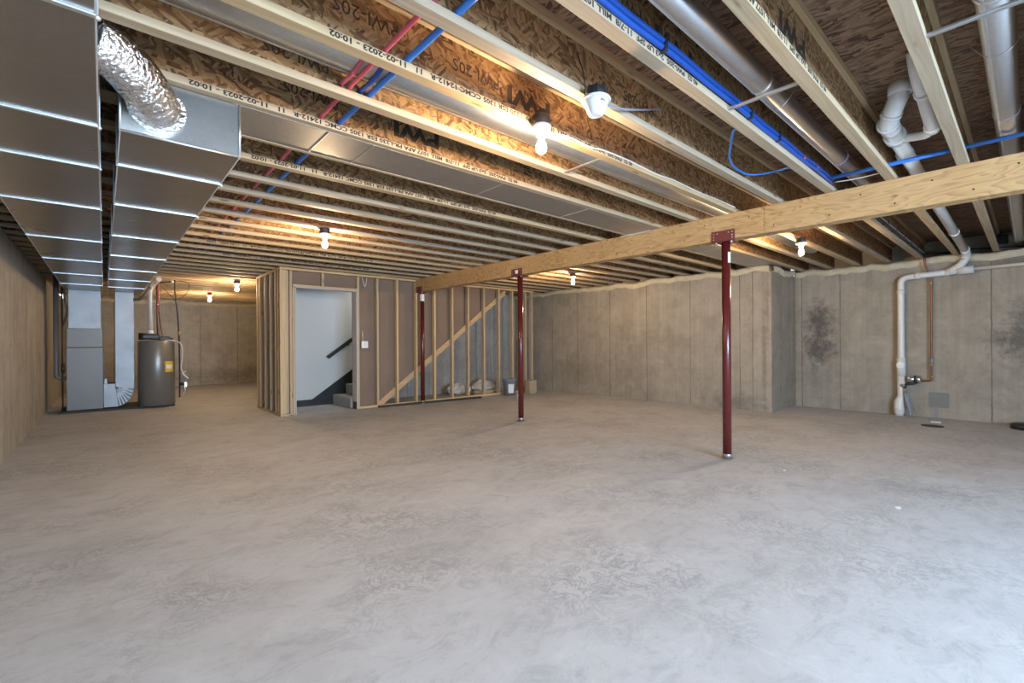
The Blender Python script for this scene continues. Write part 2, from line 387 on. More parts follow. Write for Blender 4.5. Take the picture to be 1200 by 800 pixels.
b=MB().box(XA+.34,XA+.38,3.055,16.0,WT-.3,2.722); b.box(XA+.2,XA+.36,3.06,16.0,WT-.3,WT-.02); struct('trim_2',b,M['rimfoam'])
# near wall with a large window added unseen behind the camera to supply near-floor daylight
b=MB(); wx0,wx1,wz0,wz1=-.3,3.5,.35,2.25
b.box(XL,wx0,-4.2,-4.0,0,2.722); b.box(wx1,XB,-4.2,-4.0,0,2.722); b.box(wx0,wx1,-4.2,-4.0,0,wz0); b.box(wx0,wx1,-4.2,-4.0,wz1,2.722)
struct('wall_near',b,M['drywall'])
b=MB()
for x in (wx0,wx0+1.23,wx0+2.47,wx1-.06): b.box(x,x+.06,-4.14,-4.06,wz0,wz1)
b.box(wx0,wx1,-4.14,-4.06,wz0,wz0+.05); b.box(wx0,wx1,-4.14,-4.06,wz1-.05,wz1)
struct('added_window_1',b,M['white'])

# sill foam strips (lumpy)
def foam_strip(name,p0,p1,axis,label):
    mb=MB(); n=int(abs(p1-p0)/.09); random.seed(hash(name)%97 if False else len(name)+int(p0*10))
    cols=[]
    for i in range(n+1):
        s=p0+(p1-p0)*i/n; dzp=.6*(cols[-1][1] if cols else 0)+random.uniform(-.028,.022); dz=dzp; pr=random.uniform(.0,.025)
        cols.append((s,dz,pr))
    X={'a':XA,'b':XB}.get(axis)
    vs=[];fs=[]
    for s,dz,pr in cols:
        ring=[(0.004,WT-.02+dz),(-.014-pr*.5,WT+dz*.8),(-.026-pr*1.4,WT+.035+dz*.5),(-.010-pr*.6,WT+.085+dz),(.06,WT+.085),(.19,WT+.075),(.19,WT+.0)]
        for u,z in ring:
            if axis in 'ab': vs.append((X+u,s,z))
            elif axis=='far': vs.append((s,16.0+u,z))
            elif axis=='ret': vs.append((s,2.82+u,z))
            else: vs.append((s,9.12+u,z))
    m=7
    for i in range(n):
        for k in range(m-1): fs.append((i*m+k,i*m+k+1,(i+1)*m+k+1,(i+1)*m+k))
    mb.add(vs,fs,True); o=mb.build(name,M['foam']); return tag(o,kind='structure')
struct('trim_7',MB().box(XA+.345,XB+.43,3.022,3.05,WT-.3,2.722),M['rimfoam'])
foam_strip('trim_3',2.84,15.9,'a','')
foam_strip('trim_4',-3.9,2.8,'b','')
foam_strip('trim_5',XL+.02,XA-.1,'far','')
foam_strip('trim_6',8.25,9.3,'ret','')

# ------------------------------------------------------------------ text
def text_mesh(s,size,bold=0.0,width=None):
    cu=bpy.data.curves.new('mark','FONT'); cu.body=s; cu.size=size; cu.offset=bold; cu.resolution_u=2
    ob=bpy.data.objects.new('mark',cu); C.objects.link(ob)
    dg=bpy.context.evaluated_depsgraph_get(); me=bpy.data.meshes.new_from_object(ob.evaluated_get(dg))
    bpy.data.objects.remove(ob); 
    xs=[v.co.x for v in me.vertices]
    if width:
        k=width/(max(xs)-min(xs))
        for v in me.vertices: v.co.x*=k
    return me
FT='40 S2  PWI-20S  2x3 UP SPF  11-7/8  MILL 1077 APA PR-L230 ESR 1305 CCMC 12412-R   11   11-02-2023 - 10:02'
me_flange=text_mesh(FT,.034,.0012,2.15); me_flange.materials.append(M['ink'])
me_small=text_mesh('PWI-20S',.085,0,.30); me_small.materials.append(M['ink_web'])
me_bold=text_mesh('PWI',.13,.006,.34); me_bold.materials.append(M['ink_web'])
def upside(o,x,y,z):   # x = right end as seen, upside-down on a face looking towards -Y
    # local X -> -X, local Y -> -Z, local Z -> -Y
    o.matrix_local=Matrix(((-1,0,0,x),(0,0,-1,y),(0,-1,0,z),(0,0,0,1)))

# ------------------------------------------------------------------ joists
JW,JF,JD,JN=.0635,.038,.302,.4015
def jy(k): return .345+JN*k-JW/2          # centre line of joist k
def joist_mesh(L,holes=()):
    w=MB().box(0,L,-.005,.005,JF-.004,JD-JF+.004)
    return w
def make_joist(k,L,x0):
    root=empty('ceiling_joist',(x0,jy(k),ZJ),'x','joist')
    w=MB().box(0,L,-.005,.005,JF-.004,JD-JF+.004).build('web',M['osb_web'],root,world=False)
    f=MB().box(0,L,-JW/2,JW/2,0,JF).build('bottom_flange',M['flange'],root,world=False,bevel=.002)
    g=MB().box(0,L,-JW/2,JW/2,JD-JF,JD).build('top_flange',M['flange'],root,world=False)
    return root
ordw=['first','second','third','fourth','fifth','sixth','seventh','eighth','ninth','tenth','eleventh','twelfth','thirteenth','fourteenth','fifteenth','sixteenth','seventeenth','eighteenth','nineteenth','twentieth']
JL={-1:'wood I-joist over the upper right corner, beyond the round duct by the white drain',
0:'wood I-joist right beside the white drain pipe, between it and the rightmost round duct',
1:'wood I-joist with dark flange printing between the white drain and the middle round duct',
2:'wood I-joist with flange printing that carries the clipped blue water line',
3:'wood I-joist that the unlit round white smoke alarm hangs beside',
4:'wood I-joist with a long printed flange date that the nearest lit bulb hangs from',
5:'plain wood I-joist just behind the grey round duct of the nearest bulb',
6:'wood I-joist with a printed flange along the near edge of the flat metal panning',
7:'wood I-joist along the far edge of the flat metal panning'}
joists={}
protoA=protoB=None
for k in range(-4,39):
    long_=(jy(k)<2.86)
    x0=XL-.14; L=(XB+.395 if long_ else XA+.335)-x0
    if long_:
        if protoA is None: protoA=r=make_joist(k,L,x0)
        else: r=copy_tree(protoA)
    else:
        if protoB is None: protoB=r=make_joist(k,L,x0)
        else: r=copy_tree(protoB)
    r.location=(x0,jy(k),ZJ); joists[k]=r
    if k in JL: lab=JL[k]
    elif k<-1: lab='wood I-joist overhead behind the camera, %s past the upper right frame corner'%ordw[-k-2]
    elif k<=12: lab='wood I-joist, %s beyond the flat metal panning toward the stairs'%ordw[k-8]
    elif k<=18: lab='wood I-joist, %s beyond the bulb hung in front of the stair doorway'%ordw[k-13]
    elif k<=21: lab='wood I-joist over the enclosed stairwell, %s behind its doorway wall'%ordw[k-19]
    else: lab='wood I-joist over the far room, %s beyond the stairwell toward the far concrete wall'%ordw[k-22]
    tag(r,lab,'joist','wood I-joists of the open ceiling')
def flange_text(k,xr):
    o=bpy.data.objects.new('printed_flange_mark',me_flange); C.objects.link(o); o.parent=joists[k]
    upside(o,xr-joists[k].location.x,-JW/2-.0006,JF*.5+.013)
    o['label']='black printed lettering along the flange'
def web_text(k,x,bold,z=.15):
    o=bpy.data.objects.new('printed_web_mark',me_bold if bold else me_small); C.objects.link(o); o.parent=joists[k]
    upside(o,x-joists[k].location.x,-.0056,z+(.045 if bold else .03)); o['label']='black stamped lettering on the web'
for k,xr in ((4,2.84),(6,2.46),(2,2.2),(1,2.75),(8,2.9),(16,3.1),(18,3.4)): flange_text(k,xr)
for k,x,bd,z in ((4,1.02,0,.17),(4,1.62,0,.15),(4,2.02,1,.13),(6,1.05,0,.17),(6,1.75,1,.14),(2,1.75,0,.15),(2,2.2,1,.13),(1,2.05,0,.15),(1,2.52,1,.13),(5,.85,0,.12),
                 (3,2.5,0,.14),(7,2.1,0,.12)): web_text(k,x,bd,z)

# ------------------------------------------------------------------ beam
XBm=4.58
bm=empty('support_beam',(XBm,-1,ZJ-.25),'long laminated wood beam carried by the red steel columns','beam')
segs=[(-1.0,1.63),(1.63,3.42),(3.42,6.3),(6.3,7.98)]
for i,(a,c) in enumerate(segs):
    MB().box(XBm,XBm+.045,a+.0015,c-.0015,2.17,2.419).build('front_ply',M['beam'],bm,bevel=.0015)
MB().box(XBm+.047,XBm+.088,-1,7.98,2.172,2.418).build('middle_ply',M['beam'],bm)
MB().box(XBm+.09,XBm+.133,-1,7.98,2.17,2.419).build('back_ply',M['beam'],bm)
b=MB()
for i in range(40):
    y=-.6+i*.215; b.lathe([(.006,0),(.006,.002),(.001,.0025)],0,0,8)
    n=3*8
    for q in range(n):
        x_,y_,z_=b.v[-n+q]; b.v[-n+q]=(XBm-z_,y+x_,2.23+(.12 if i%2 else 0)+y_)
b.build('nail_heads',M['ink'],bm)
# ------------------------------------------------------------------ columns
def column(Y,label,sticker,dx=0):
    X=XBm+.066
    r=empty('steel_column',(X,Y,0),label,'column','red steel columns under the beam')
    MB().tube([(X,Y,.012),(X,Y,2.155)],.041,28).build('shaft',M['column'],r)
    MB().box(X-.06,X+.06,Y-.055,Y+.055,0,.01).build('base_plate',M['galv_dull'],r,bevel=.002)
    MB().lathe([(.046,.01),(.044,.05),(.042,.055)],X,Y,24).build('base_collar',M['galv_dull'],r)
    cp=MB().box(X-.085,X+.085,Y-.09,Y+.09,2.157,2.168); cp.box(XBm-.006,XBm-.001,Y-.115,Y+.115,2.158,2.265)
    cp=cp.build('cap_bracket',M['column_plate'],r,bevel=.001)
    b=MB()
    for yy in (-.09,-.055,.055,.09):
        for zz in (2.185,2.21,2.24):
            if abs(yy)<.06 and zz!=2.24: continue
            b.sphere((0,0,0),.006,8,6); n=7*8
            for q in range(n):
                x_,y_,z_=b.v[-n+q]; b.v[-n+q]=(XBm-.006+x_*.5,Y+yy+y_,zz+z_)
    b.build('screws',M['steel'],cp)
    for s in (-1,1):
        MB().tube([(X-.05,Y+s*.075,2.14),(X-.05,Y+s*.075,2.157)],.011,8).build('bolt',M['steel'],r)
    if sticker=='mid':
        st=MB(); n=8
        vs=[];fs=[]
        for i in range(n+1):
            a=math.radians(228+i*6.5)
            for z in (1.95,2.055): vs.append((X+.0416*math.cos(a),Y+.0416*math.sin(a),z))
        fs=[(2*i,2*i+2,2*i+3,2*i+1) for i in range(n)]
        st.add(vs,fs,True); st.build('sticker',M['sticker'],r)
        MB().add([(X+.0422*math.cos(math.radians(a)),Y+.0422*math.sin(math.radians(a)),z) for a,z in ((250,1.965),(262,1.965),(262,1.98),(250,1.98))],[(0,1,2,3)]).build('sticker_print',M['ink'],r)
    if sticker=='wrap':
        MB().tube([(X,Y,1.99),(X,Y,2.125)],.0425,24,False).build('sticker',M['sticker'],r)
    if sticker=='plate':
        MB().box(XBm-.0075,XBm-.0065,Y-.03,Y+.03,2.19,2.245).build('sticker',M['sticker'],cp)
    return r
column(2.01,'nearest red steel column with white sticker below its bolted cap','mid')
column(5.04,'middle red steel column standing free of the stud wall','plate')
column(7.86,'farthest red steel column standing against the stud wall','wrap')
# small steel shim on beam
tag(MB().box(XBm-.03,XBm-.0015,2.80,3.20,2.398,2.4165).build('metal_strap_plate',M['steel']),'small galvanized plate along the top edge of the beam where the metal panning crosses','plate')

# ------------------------------------------------------------------ ducts
def duct(name,x0,x1,y0,y1,z0,z1,seams,label,rivets=True,front=True):
    r=empty(name,((x0+x1)/2,y0,z0),label,'duct')
    MB().box(x0,x1,y0,y1,z0,z1).build('duct_body',M['galv'],r)
    for y in seams:
        q=MB(); q.box(x0-.004,x1+.004,y-.009,y+.009,z0-.006,z0-.0005); q.box(x1+.0005,x1+.006,y-.009,y+.009,z0-.006,z1); q.box(x0-.006,x0-.0005,y-.009,y+.009,z0-.006,z1)
        q.build('drive_cleat',M['galv_edge'],r)
        MB().sphere((x1+.004,y,z0-.006),.009,8,6).build('cleat_tab',M['galv_edge'],r)
    q=MB(); 
    for x in (x0,x1): q.tube([(x,y0,z0),(x,y1,z0)],.0035,6)
    q.build('corner_seam',M['galv_edge'],r)
    return r
d1=duct('supply_duct',-.50,-.013,-1.0,11.62,2.14,2.415,[.55,1.82,2.74,3.38,4.4,5.8,7.2,8.6,10.0],'wide galvanized trunk duct nearest the left wall, ending over the furnace')
d2=duct('return_duct',.06,.535,2.735,11.7,2.145,2.415,[3.27,4.2,5.4,6.6,7.8,9.0,10.2],'galvanized trunk duct with open square end where the foil hose joins')
q=MB()
for a,c in (((.06,2.731,2.145),(.535,2.731,2.145)),((.06,2.731,2.145),(.06,2.731,2.415)),((.535,2.731,2.145),(.535,2.731,2.415))): q.tube([a,c],.006,6)
q.build('end_cap_edge',M['galv_edge'],d2)
# foil flex hose
r=empty('foil_duct_hose',(.1,2.4,2.2),'crinkled silver foil hose joining the two trunk ducts','hose')
path=[];rad=[]
P=smooth([(-.04,2.44,2.37),(.02,2.47,2.36),(.09,2.53,2.335),(.15,2.62,2.30),(.195,2.725,2.275)],12)
for i,p in enumerate(P): path.append(p); rad.append(.098*(1+.022*math.sin(i*2.2)+random.uniform(-.012,.012)))
MB().tube(path,rad,30).build('hose',M['foil'],r)
MB().tube([(.193,2.705,2.275),(.193,2.733,2.275)],.112,30).build('taped_collar',M['foil'],r)
# flat panning between joists 6 and 7 (under the bay)
y0p,y1p=jy(6)+JW/2-.02,jy(7)-JW/2+.02
r=empty('metal_panning',(.55,y0p,ZJ),'flat galvanized sheet closing the ceiling bay behind the printed joist','panning')
MB().box(.50,8.2,y0p,y1p,ZJ-.0025,ZJ-.0005).build('sheet',M['galv_dull'],r)
for x in (1.0,1.28,2.35,3.4,6.2): 
    MB().box(x-.003,x+.003,y0p+.0,y1p,ZJ-.005,ZJ-.0026).build('seam',M['galv_edge'],r)
q=MB().box(.5,8.2,y1p-.004,y1p+.003,ZJ-.006,ZJ-.0026); q.build('folded_edge',M['flange'],r)
# round ducts in joist bays
def round_duct(x0,x1,Y,Z,rad,label,rings,wires,primer_rings=()):
    r=empty('round_duct',(x0,Y,Z),label,'duct','round metal ducts in the joist bays')
    MB().tube([(x0,Y,Z),(x1,Y,Z)],rad,32).build('pipe',M['galv_pipe'],r)
    MB().box(x0,x1,Y+rad*.55-.004,Y+rad*.55+.004,Z-rad*.86-.004,Z-rad*.80).build('seam',M['galv_edge'],r)
    for x in rings: MB().tube([(x-.012,Y,Z),(x,Y,Z),(x+.012,Y,Z)],[rad+.003,rad+.007,rad+.003],32).build('joint_ring',M['galv_edge'],r)
    for x in primer_rings: MB().tube([(x-.01,Y,Z),(x+.01,Y,Z)],rad+.003,32).build('tape_ring',M['primer'],r)
    for x in wires:
        MB().tube(smooth([(x,Y-rad-.05,Z+.04),(x-.01,Y-rad*.8,Z-rad*.75),(x,Y,Z-rad-.004),(x+.02,Y+rad*.8,Z-rad*.7),(x+.03,Y+rad+.05,Z+.05)],6),.0022,6).build('hanging_wire',M['steel'],r)
    return r
round_duct(-.7,8.1,2.2,2.607,.1,'large round grey duct tucked behind the nearest lit bulb',[],[])
round_duct(-.7,5.6,.941,2.54,.054,'small round duct in the bay beside the blue water line',[2.61],[2.86],[4.12])
round_duct(.2,9.3,.089,2.545,.057,'small round duct at the right edge beyond the drain pipe',[2.6],[3.1],[4.06])
def strap(x,ya,yb,z,label,dx=0):
    o=MB().box(x-.012,x+.012,ya,yb,z,z+.012).build('duct_strap',M['steel'],bevel=.002); return tag(o,label,'strap','steel straps across the joist bays')
strap(2.545,jy(1)+.0318,jy(2)-.0318,ZJ+.006,'silver steel strap under the small round duct beside the blue line')
strap(2.56,jy(-1)+.0318,jy(0)-.0318,ZJ+.006,'silver steel strap under the rightmost round duct')
strap(2.567,jy(4)+.0318,jy(5)-.0318,ZJ+.006,'silver steel strap crossing the bay past the nearest bulb')

# ------------------------------------------------------------------ pex lines
def hose(name,pts,rad,mat,label,cat,group=None,sm=True,n=10):
    o=MB().tube(smooth(pts,6) if sm else pts,rad,n).build(name,M[mat]); return tag(o,label,cat,group)
hose('water_line',[(.94,y,2.473+.003*math.sin(y*3)) for y in [-.6+.4*i for i in range(26)]],.011,'red','red water tube threaded through the joists beside the blue one','pipe','red and blue tubes crossing the joists')
hose('water_line',[(1.05,y,2.475+.003*math.cos(y*2)) for y in [-.6+.4*i for i in range(26)]],.0155,'blue','thick blue water tube threaded through the joists beside the red one','pipe','red and blue tubes crossing the joists')
hose('water_line',[(.915,jy(4)+.01,2.52),(.905,2.0,2.50),(.905,2.15,2.478),(.90,jy(5)-.01,2.478)],.010,'red','short second red tube looping above the pair in the round duct bay','pipe')
hose('water_line',[(1.01,jy(4)+.01,2.52),(1.0,2.0,2.50),(1.005,2.15,2.478),(1.0,jy(5)-.01,2.478)],.012,'blue_shaded','short second blue tube looping above the pair in the round duct bay','pipe')
r=empty('water_line',(-.5,1.066,2.475),'pair of blue water tubes clipped along the joist by the middle round duct','pipe')
for dz,dy,mm in ((0,0,'blue_shaded'),(.026,-.004,'blue_shaded')):
    MB().tube([(x,1.078+dy-.006*(i%2),2.47+dz+.003*math.sin(i)) for i,x in enumerate([-.5+.35*j for j in range(15)])]+[(4.5,1.08+dy,2.47+dz)],.0135,10).build('tube',M[mm],r)
for x in (1.86,2.8,3.25): MB().box(x-.012,x+.012,1.055,1.1,2.452,2.515).build('clip',M['black'],r,bevel=.004)
for x in (3.75,4.05): MB().tube([(x-.012,1.076,2.483),(x+.012,1.076,2.483)],.02,10).build('red_tape',M['ink_red'],r)
hose('water_line',[(2.86,jy(2)+.02,2.47),(2.914,1.208,2.47),(3.1,1.305,2.47),(3.3,1.40,2.47),(3.5,1.46,2.475),(3.66,1.475,2.48),(3.78,1.455,2.475),(3.84,1.36,2.47),(3.85,1.21,2.47),(3.85,jy(2)+.02,2.47)],.008,'blue','thin blue tube bowed in the bay between joist and smoke alarm line','pipe')
r=empty('water_line',(4.33,1.05,2.465),'blue tube running just ahead of the beam toward the right corner','pipe')
MB().tube([(4.34,1.04,2.468),(4.33,.34,2.465)],.0155,12).build('tube',M['blue'],r)
MB().tube([(4.33,.34,2.465),(4.33,.305,2.465)],.009,10).build('crimp_ring',M['steel'],r)
MB().tube([(4.335,.335,2.465),(4.33,.325,2.53),(4.33,.325,2.57)],.009,8).build('riser',M['romex_grey'],r)
MB().tube([(4.33,jy(0)-.02,2.465),(4.33,-.6,2.465)],.0145,12).build('far_tube',M['blue'],r)
MB().tube(smooth([(4.42,1.04,2.45),(4.42,.9,2.44),(4.43,.76,2.445)],5),.004,8).build('thin_wire',M['romex'],r)

# ------------------------------------------------------------------ drain
r=empty('drain_pipe',(6.5,.61,2.48),'white plastic drain with offset bends running over the beam to the wall','pipe')
def ring(par,p,d,rad,mat='pvc',w=.012,name='coupling'):
    p=Vector(p); d=Vector(d).normalized()*w; MB().tube([tuple(p-d),tuple(p+d)],rad,24).build(name,M[mat],par)
zz=lambda x: 2.545-(x-4.3)*.02
MB().tube([(3.78,.60,zz(3.78)),(9.18,.61,zz(9.18))],.045,28).build('main_run',M['pvc_wall'],r)
for x in (4.42,6.05,7.7,9.1): ring(r,(x,.606,zz(x)),(1,0,0),.053,'pvc',.018)
ring(r,(4.02,.60,zz(4)),(1,0,0),.062,'pvc',.035,'fitting_hub'); ring(r,(3.86,.60,zz(3.86)),(1,0,0),.054,'pvc',.03)
q=smooth([(3.88,.60,2.553),(3.78,.60,2.545),(3.70,.585,2.545),(3.63,.55,2.59),(3.60,.52,2.65),(3.60,.515,2.718)],6)
MB().tube(q,.05,24).build('offset_bend',M['pvc'],r)
ring(r,(3.74,.595,2.545),(1,.15,0),.059,'pvc',.012); ring(r,(3.655,.565,2.568),(.8,.5,-.6),.057,'pvc',.012)
MB().tube([(3.60,.515,2.655),(3.60,.515,2.72)],.060,24).build('riser_hub',M['pvc'],r)
q=smooth([(4.04,.575,2.535),(3.97,.49,2.50),(3.90,.43,2.475),(3.80,.39,2.475)],6)
MB().tube(q,.027,20).build('wye_branch',M['pvc'],r)
MB().tube(smooth([(3.84,.395,2.473),(3.80,.39,2.475),(3.62,.39,2.51),(3.42,.39,2.555)],5),.036,20).build('side_branch',M['pvc_wall'],r)
ring(r,(3.80,.391,2.476),(1,.05,-.2),.043,'pvc',.012); ring(r,(3.43,.39,2.553),(1,0,-.2),.044,'pvc',.012)
MB().tube(smooth([(3.42,.39,2.555),(3.33,.395,2.59),(3.28,.40,2.65),(3.26,.405,2.72)],6),.037,20).build('upper_bend',M['pvc'],r)
# wall run
X=9.29
w=empty('wall_drain_pipe',(X,1.35,0),'white drain stack on the right wall, dropping to the floor with a cleanout plug','pipe')
MB().tube(fillet([(9.14,.61,2.447),(X,.60,2.40),(X,.64,2.27),(X,.80,2.165)],.07,6),.048,24).build('elbow',M['pvc_wall'],w)
MB().tube(fillet([(X,.53,2.18),(X,1.335,2.14),(X,1.335,1.0),(X,1.335,.03)],.10,8),.044,26).build('main_run',M['pvc_wall'],w)
MB().tube([(X,.53,2.18),(X,.70,2.172)],.055,24).build('tee_hub',M['pvc_wall'],w)
MB().tube([(X,.53,2.185),(X,-2.0,2.22)],.023,18).build('side_pipe',M['pvc_wall'],w)
ring(w,(X,1.14,2.15),(0,1,-.05),.05,'pvc_wall',.03); ring(w,(X,1.335,1.93),(0,0,1),.05,'pvc_wall',.03); ring(w,(X,.80,2.166),(0,1,0),.05,'pvc_wall',.02)
MB().tube([(X,1.335,.62),(X,1.335,.90)],.056,26).build('cleanout_tee',M['pvc_wall'],w)
MB().tube([(X-.02,1.335,.79),(X-.075,1.335,.79)],.048,20).build('cleanout_plug',M['pvc'],w)
MB().box(X-.10,X-.07,1.32,1.35,.775,.805).build('plug_square',M['pvc'],w,bevel=.003)
MB().tube([(X,1.335,.64),(X,1.335,.30),(X-.01,1.36,.22),(X-.01,1.36,.06),(X-.01,1.36,0)],[.053,.05,.066,.066,.05],26).build('lower_hub',M['pvc_wall'],w)
ring(w,(X-.01,1.36,.10),(0,0,1),.071,'pvc_wall',.015)
# copper line
c=empty('copper_water_pipe',(9.30,1.0,.5),'copper water pipe dropping down the right wall beside the white stack','pipe')
MB().tube(fillet([(9.25,1.05,2.46),(9.25,1.05,2.36),(9.27,1.03,2.25),(9.31,.985,2.12),(9.31,.985,.56),(9.30,1.14,.555)],.03,5),.0135,14).build('pipe',M['copper'],c)
for z in (2.03,.80,.62): MB().tube([(9.31,.985,z-.012),(9.31,.985,z+.012)],.02,12).build('clamp',M['brass'],c)
MB().tube([(9.31,.985,.80),(9.31,.985,.90)],.018,12).build('blue_fitting',M['bucket'],c)
MB().box(9.31,9.372,.965,1.005,2.02,2.045).build('pipe_hanger',M['steel'],c)
# regulator cluster
g=empty('water_valve',(9.28,1.2,.5),'grey metal valve body between the copper pipe and the white stack','valve')
MB().tube([(9.27,1.15,.575),(9.27,1.27,.575)],[.05,.055],20).build('body',M['galv_pipe'],g)
MB().tube([(9.27,1.10,.575),(9.27,1.15,.575)],.058,20).build('flange',M['galv_pipe'],g)
MB().tube([(9.27,1.16,.575),(9.27,1.175,.575)],.06,20).build('band',M['black'],g)
MB().tube(fillet([(9.28,1.14,.53),(9.25,1.2,.50),(9.24,1.27,.50),(9.24,1.285,.44)],.03,4),.018,10).build('lower_fitting',M['black'],g)
MB().tube([(9.22,1.285,.44),(9.22,1.28,.36)],.016,10).build('brass_coupling',M['brass'],g)
MB().sphere((9.22,1.305,.475),.028,10,8).build('green_cap',M['bucket'],g)
h=empty('drain_hose',(9.2,1.25,0),'dark blue-grey hose hanging from the wall valve to the floor','hose')
MB().tube(smooth([(9.22,1.28,.37),(9.21,1.265,.28),(9.20,1.235,.14),(9.20,1.215,.02)],6),.021,12).build('hose',M['romex_grey'],h)
MB().tube(smooth([(9.24,1.255,.37),(9.235,1.24,.25),(9.23,1.21,.12)],6),.014,10).build('tube',M['romex_grey'],h)
# painted patch on wall
tag(MB().box(XB-.003,XB-.0002,.80,1.03,.155,.385).build('wall_patch',simple('grey_cement_patch',(.20,.20,.18),.85,0,.1,20)),'square grey cement patch low on the right wall below the copper pipe','patch')
tag(MB().box(XB-.003,XB-.0002,.915,.965,.0,.15).build('wall_patch_stripe',simple('grey_cement_stripe',(.265,.255,.235),.85,0,.1,20)),'narrow grey cement stripe below the square patch on the right wall','patch')
tag(MB().lathe([(.12,0),(.12,.004),(.10,.006)],8.45,.89,28).build('floor_drain_cover',M['black_pipe']),'dark round drain cover in the floor below the wall valve','drain')
tag(MB().lathe([(.16,0),(.16,.06),(.13,.075),(.05,.08)],9.0,.02,28).build('sump_cover',M['black']),'black round sump lid at the right edge of the floor','lid')
tag(MB().box(8.83,8.88,.84,.95,0.0,.012).build('plaster_scrap',M['white'],bevel=.004),'small white scrap lying beyond the dark drain cover','scrap')
# cables at the rim and on the joist
q=hose('black_cable',[(9.25,1.05,2.45),(9.60,.85,2.50),(9.66,.6,2.52),(9.66,.3,2.50),(9.66,-.1,2.48),(9.66,-.6,2.48)],.009,'black_pipe','black cable strung along the rim above the right wall','cable')
r=empty('black_cable',(5,1.05,2.46),'black insulated line with clips running on the joist beyond the beam','cable')
MB().tube([(x,1.065,2.474+.004*math.sin(x*9)) for x in [4.75+.3*i for i in range(16)]],.013,10).build('line',M['black_pipe'],r)
MB().tube([(x,1.04,2.470) for x in [4.75+.3*i for i in range(16)]],.007,8).build('thin_line',M['romex_grey'],r)
for i in range(8): MB().box(5.0+.5*i,5.02+.5*i,1.03,1.086,2.459,2.49).build('clip',M['black'],r)
tag(MB().box(9.55,9.75,.2,.32,2.56,2.66).build('vent_box',M['black'],bevel=.01),'small black box on the rim beside the rightmost round duct','box')

# ------------------------------------------------------------------ bulbs
def bulb_fixture(X,Y,z,label,first=[None]):
    if first[0] is None:
        r=empty('bulb_light',(0,0,0),label,'light','bare bulbs under the joists')
        b=MB().lathe([(.049,.0),(.052,.004),(.052,.052),(.049,.056)],0,0,24); b.build('junction_box',M['box_brown'],r,world=False)
        lh=MB().lathe([(.02,-.062),(.026,-.058),(.028,-.03),(.05,-.024),(.057,-.012),(.057,-.001)],0,0,28).build('lamp_holder',M['porcelain'],r,world=False)
        MB().lathe([(.0005,-.156),(.012,-.153),(.024,-.143),(.030,-.125),(.028,-.108),(.02,-.09),(.014,-.078),(.013,-.063)],0,0,20).build('bulb',M['bulb'],lh,world=False)
        first[0]=r
    else: r=copy_tree(first[0])
    r.location=(X,Y,z); tag(r,label); return r
bulbs=[(1.86,jy(4)-.085,2.395,'nearest lit bare bulb, on the joist with the printed date'),
(1.79,jy(12)-.085,2.36,'lit bare bulb hanging in front of the stair doorway'),
(1.95,jy(25)-.085,2.36,'lit bare bulb in the far room, higher and right of its neighbour'),
(1.91,jy(32)-.085,2.36,'lit bare bulb deepest in the far room, above the far wall'),
(6.31,jy(13)-.085,2.36,'lit bare bulb beyond the beam, between the two farther columns'),
(6.32,jy(4)-.085,2.36,'lit bare bulb just beyond the beam right of the nearest column')]
for i,(x,y,z,l) in enumerate(bulbs):
    bulb_fixture(x,y,z,l)
# smoke alarm
sx,sy,sz=1.835,jy(3)-.09,2.365
r=empty('smoke_alarm',(sx,sy,sz),'unlit white domed smoke alarm under a black box near the nearest bulb','smoke alarm')
MB().lathe([(.05,.012),(.053,.016),(.053,.06),(.048,.064)],sx,sy,28,sz).build('junction_box',M['black'],r)
MB().lathe([(.070,0),(.073,.004),(.070,.012),(.052,.014)],sx,sy,32,sz).build('mounting_ring',M['white'],r)
MB().lathe([(.022,-.072),(.036,-.066),(.046,-.045),(.058,-.015),(.062,0)],sx,sy,32,sz).build('dome',M['white'],r)
MB().box(sx-.028,sx+.0,sy-.058,sy-.050,sz-.020,sz-.012).build('slot',M['romex_grey'],r)
for k in range(8):
    a=2*PI*k/8; MB().box(sx+.052*math.cos(a)-.004,sx+.052*math.cos(a)+.004,sy+.052*math.sin(a)-.004,sy+.052*math.sin(a)+.004,sz+.016,sz+.066).build('box_rib',M['black'],r)
hose('alarm_cable',[(sx+.065,sy,sz+.008),(1.97,1.425,2.385),(2.1,1.44,2.42),(2.3,1.455,2.49),(2.48,1.474,2.56),(2.52,1.478,2.565),(2.53,1.48,2.54)],.006,'romex_grey','grey cable leaving the side of the smoke alarm','cable')
hose('alarm_wire',[(sx-.045,sy+.03,sz+.06),(sx-.05,sy+.04,sz+.15),(sx-.045,sy+.08,sz+.26)],.003,'black_pipe','thin dark wire rising from the smoke alarm to the subfloor','cable')
y4=jy(4)-JW/2-.006
hose('white_cable',[(1.92,jy(4)-.085,2.40),(1.98,y4,2.41),(2.14,y4,2.435),(2.35,y4,2.43),(2.5,y4,2.448),(2.8,y4,2.455),(3.15,y4,2.445),(3.4,y4,2.458),(3.8,y4,2.452),(4.2,y4,2.46),(4.55,y4,2.46)],.0045,'romex','wavy white cable stapled along the joist from the nearest bulb','cable')
for (x,y,z),s,lab in ((( 1.79,jy(12)-.085,2.38),(.4,6.0),'dark cable stapled along the joist through the bulb before the doorway'),((6.31,jy(13)-.085,2.38),(5.2,7.6),'dark cable along the joist through the bulb between the farther columns')):
    k=12 if x<3 else 13; yy=jy(k)-JW/2-.006
    hose('dark_cable',[(s[0]+(s[1]-s[0])*i/14,yy-.0*i,2.44+.008*math.sin(i*1.7)) for i in range(15)],.006,'romex_grey',lab,'cable')

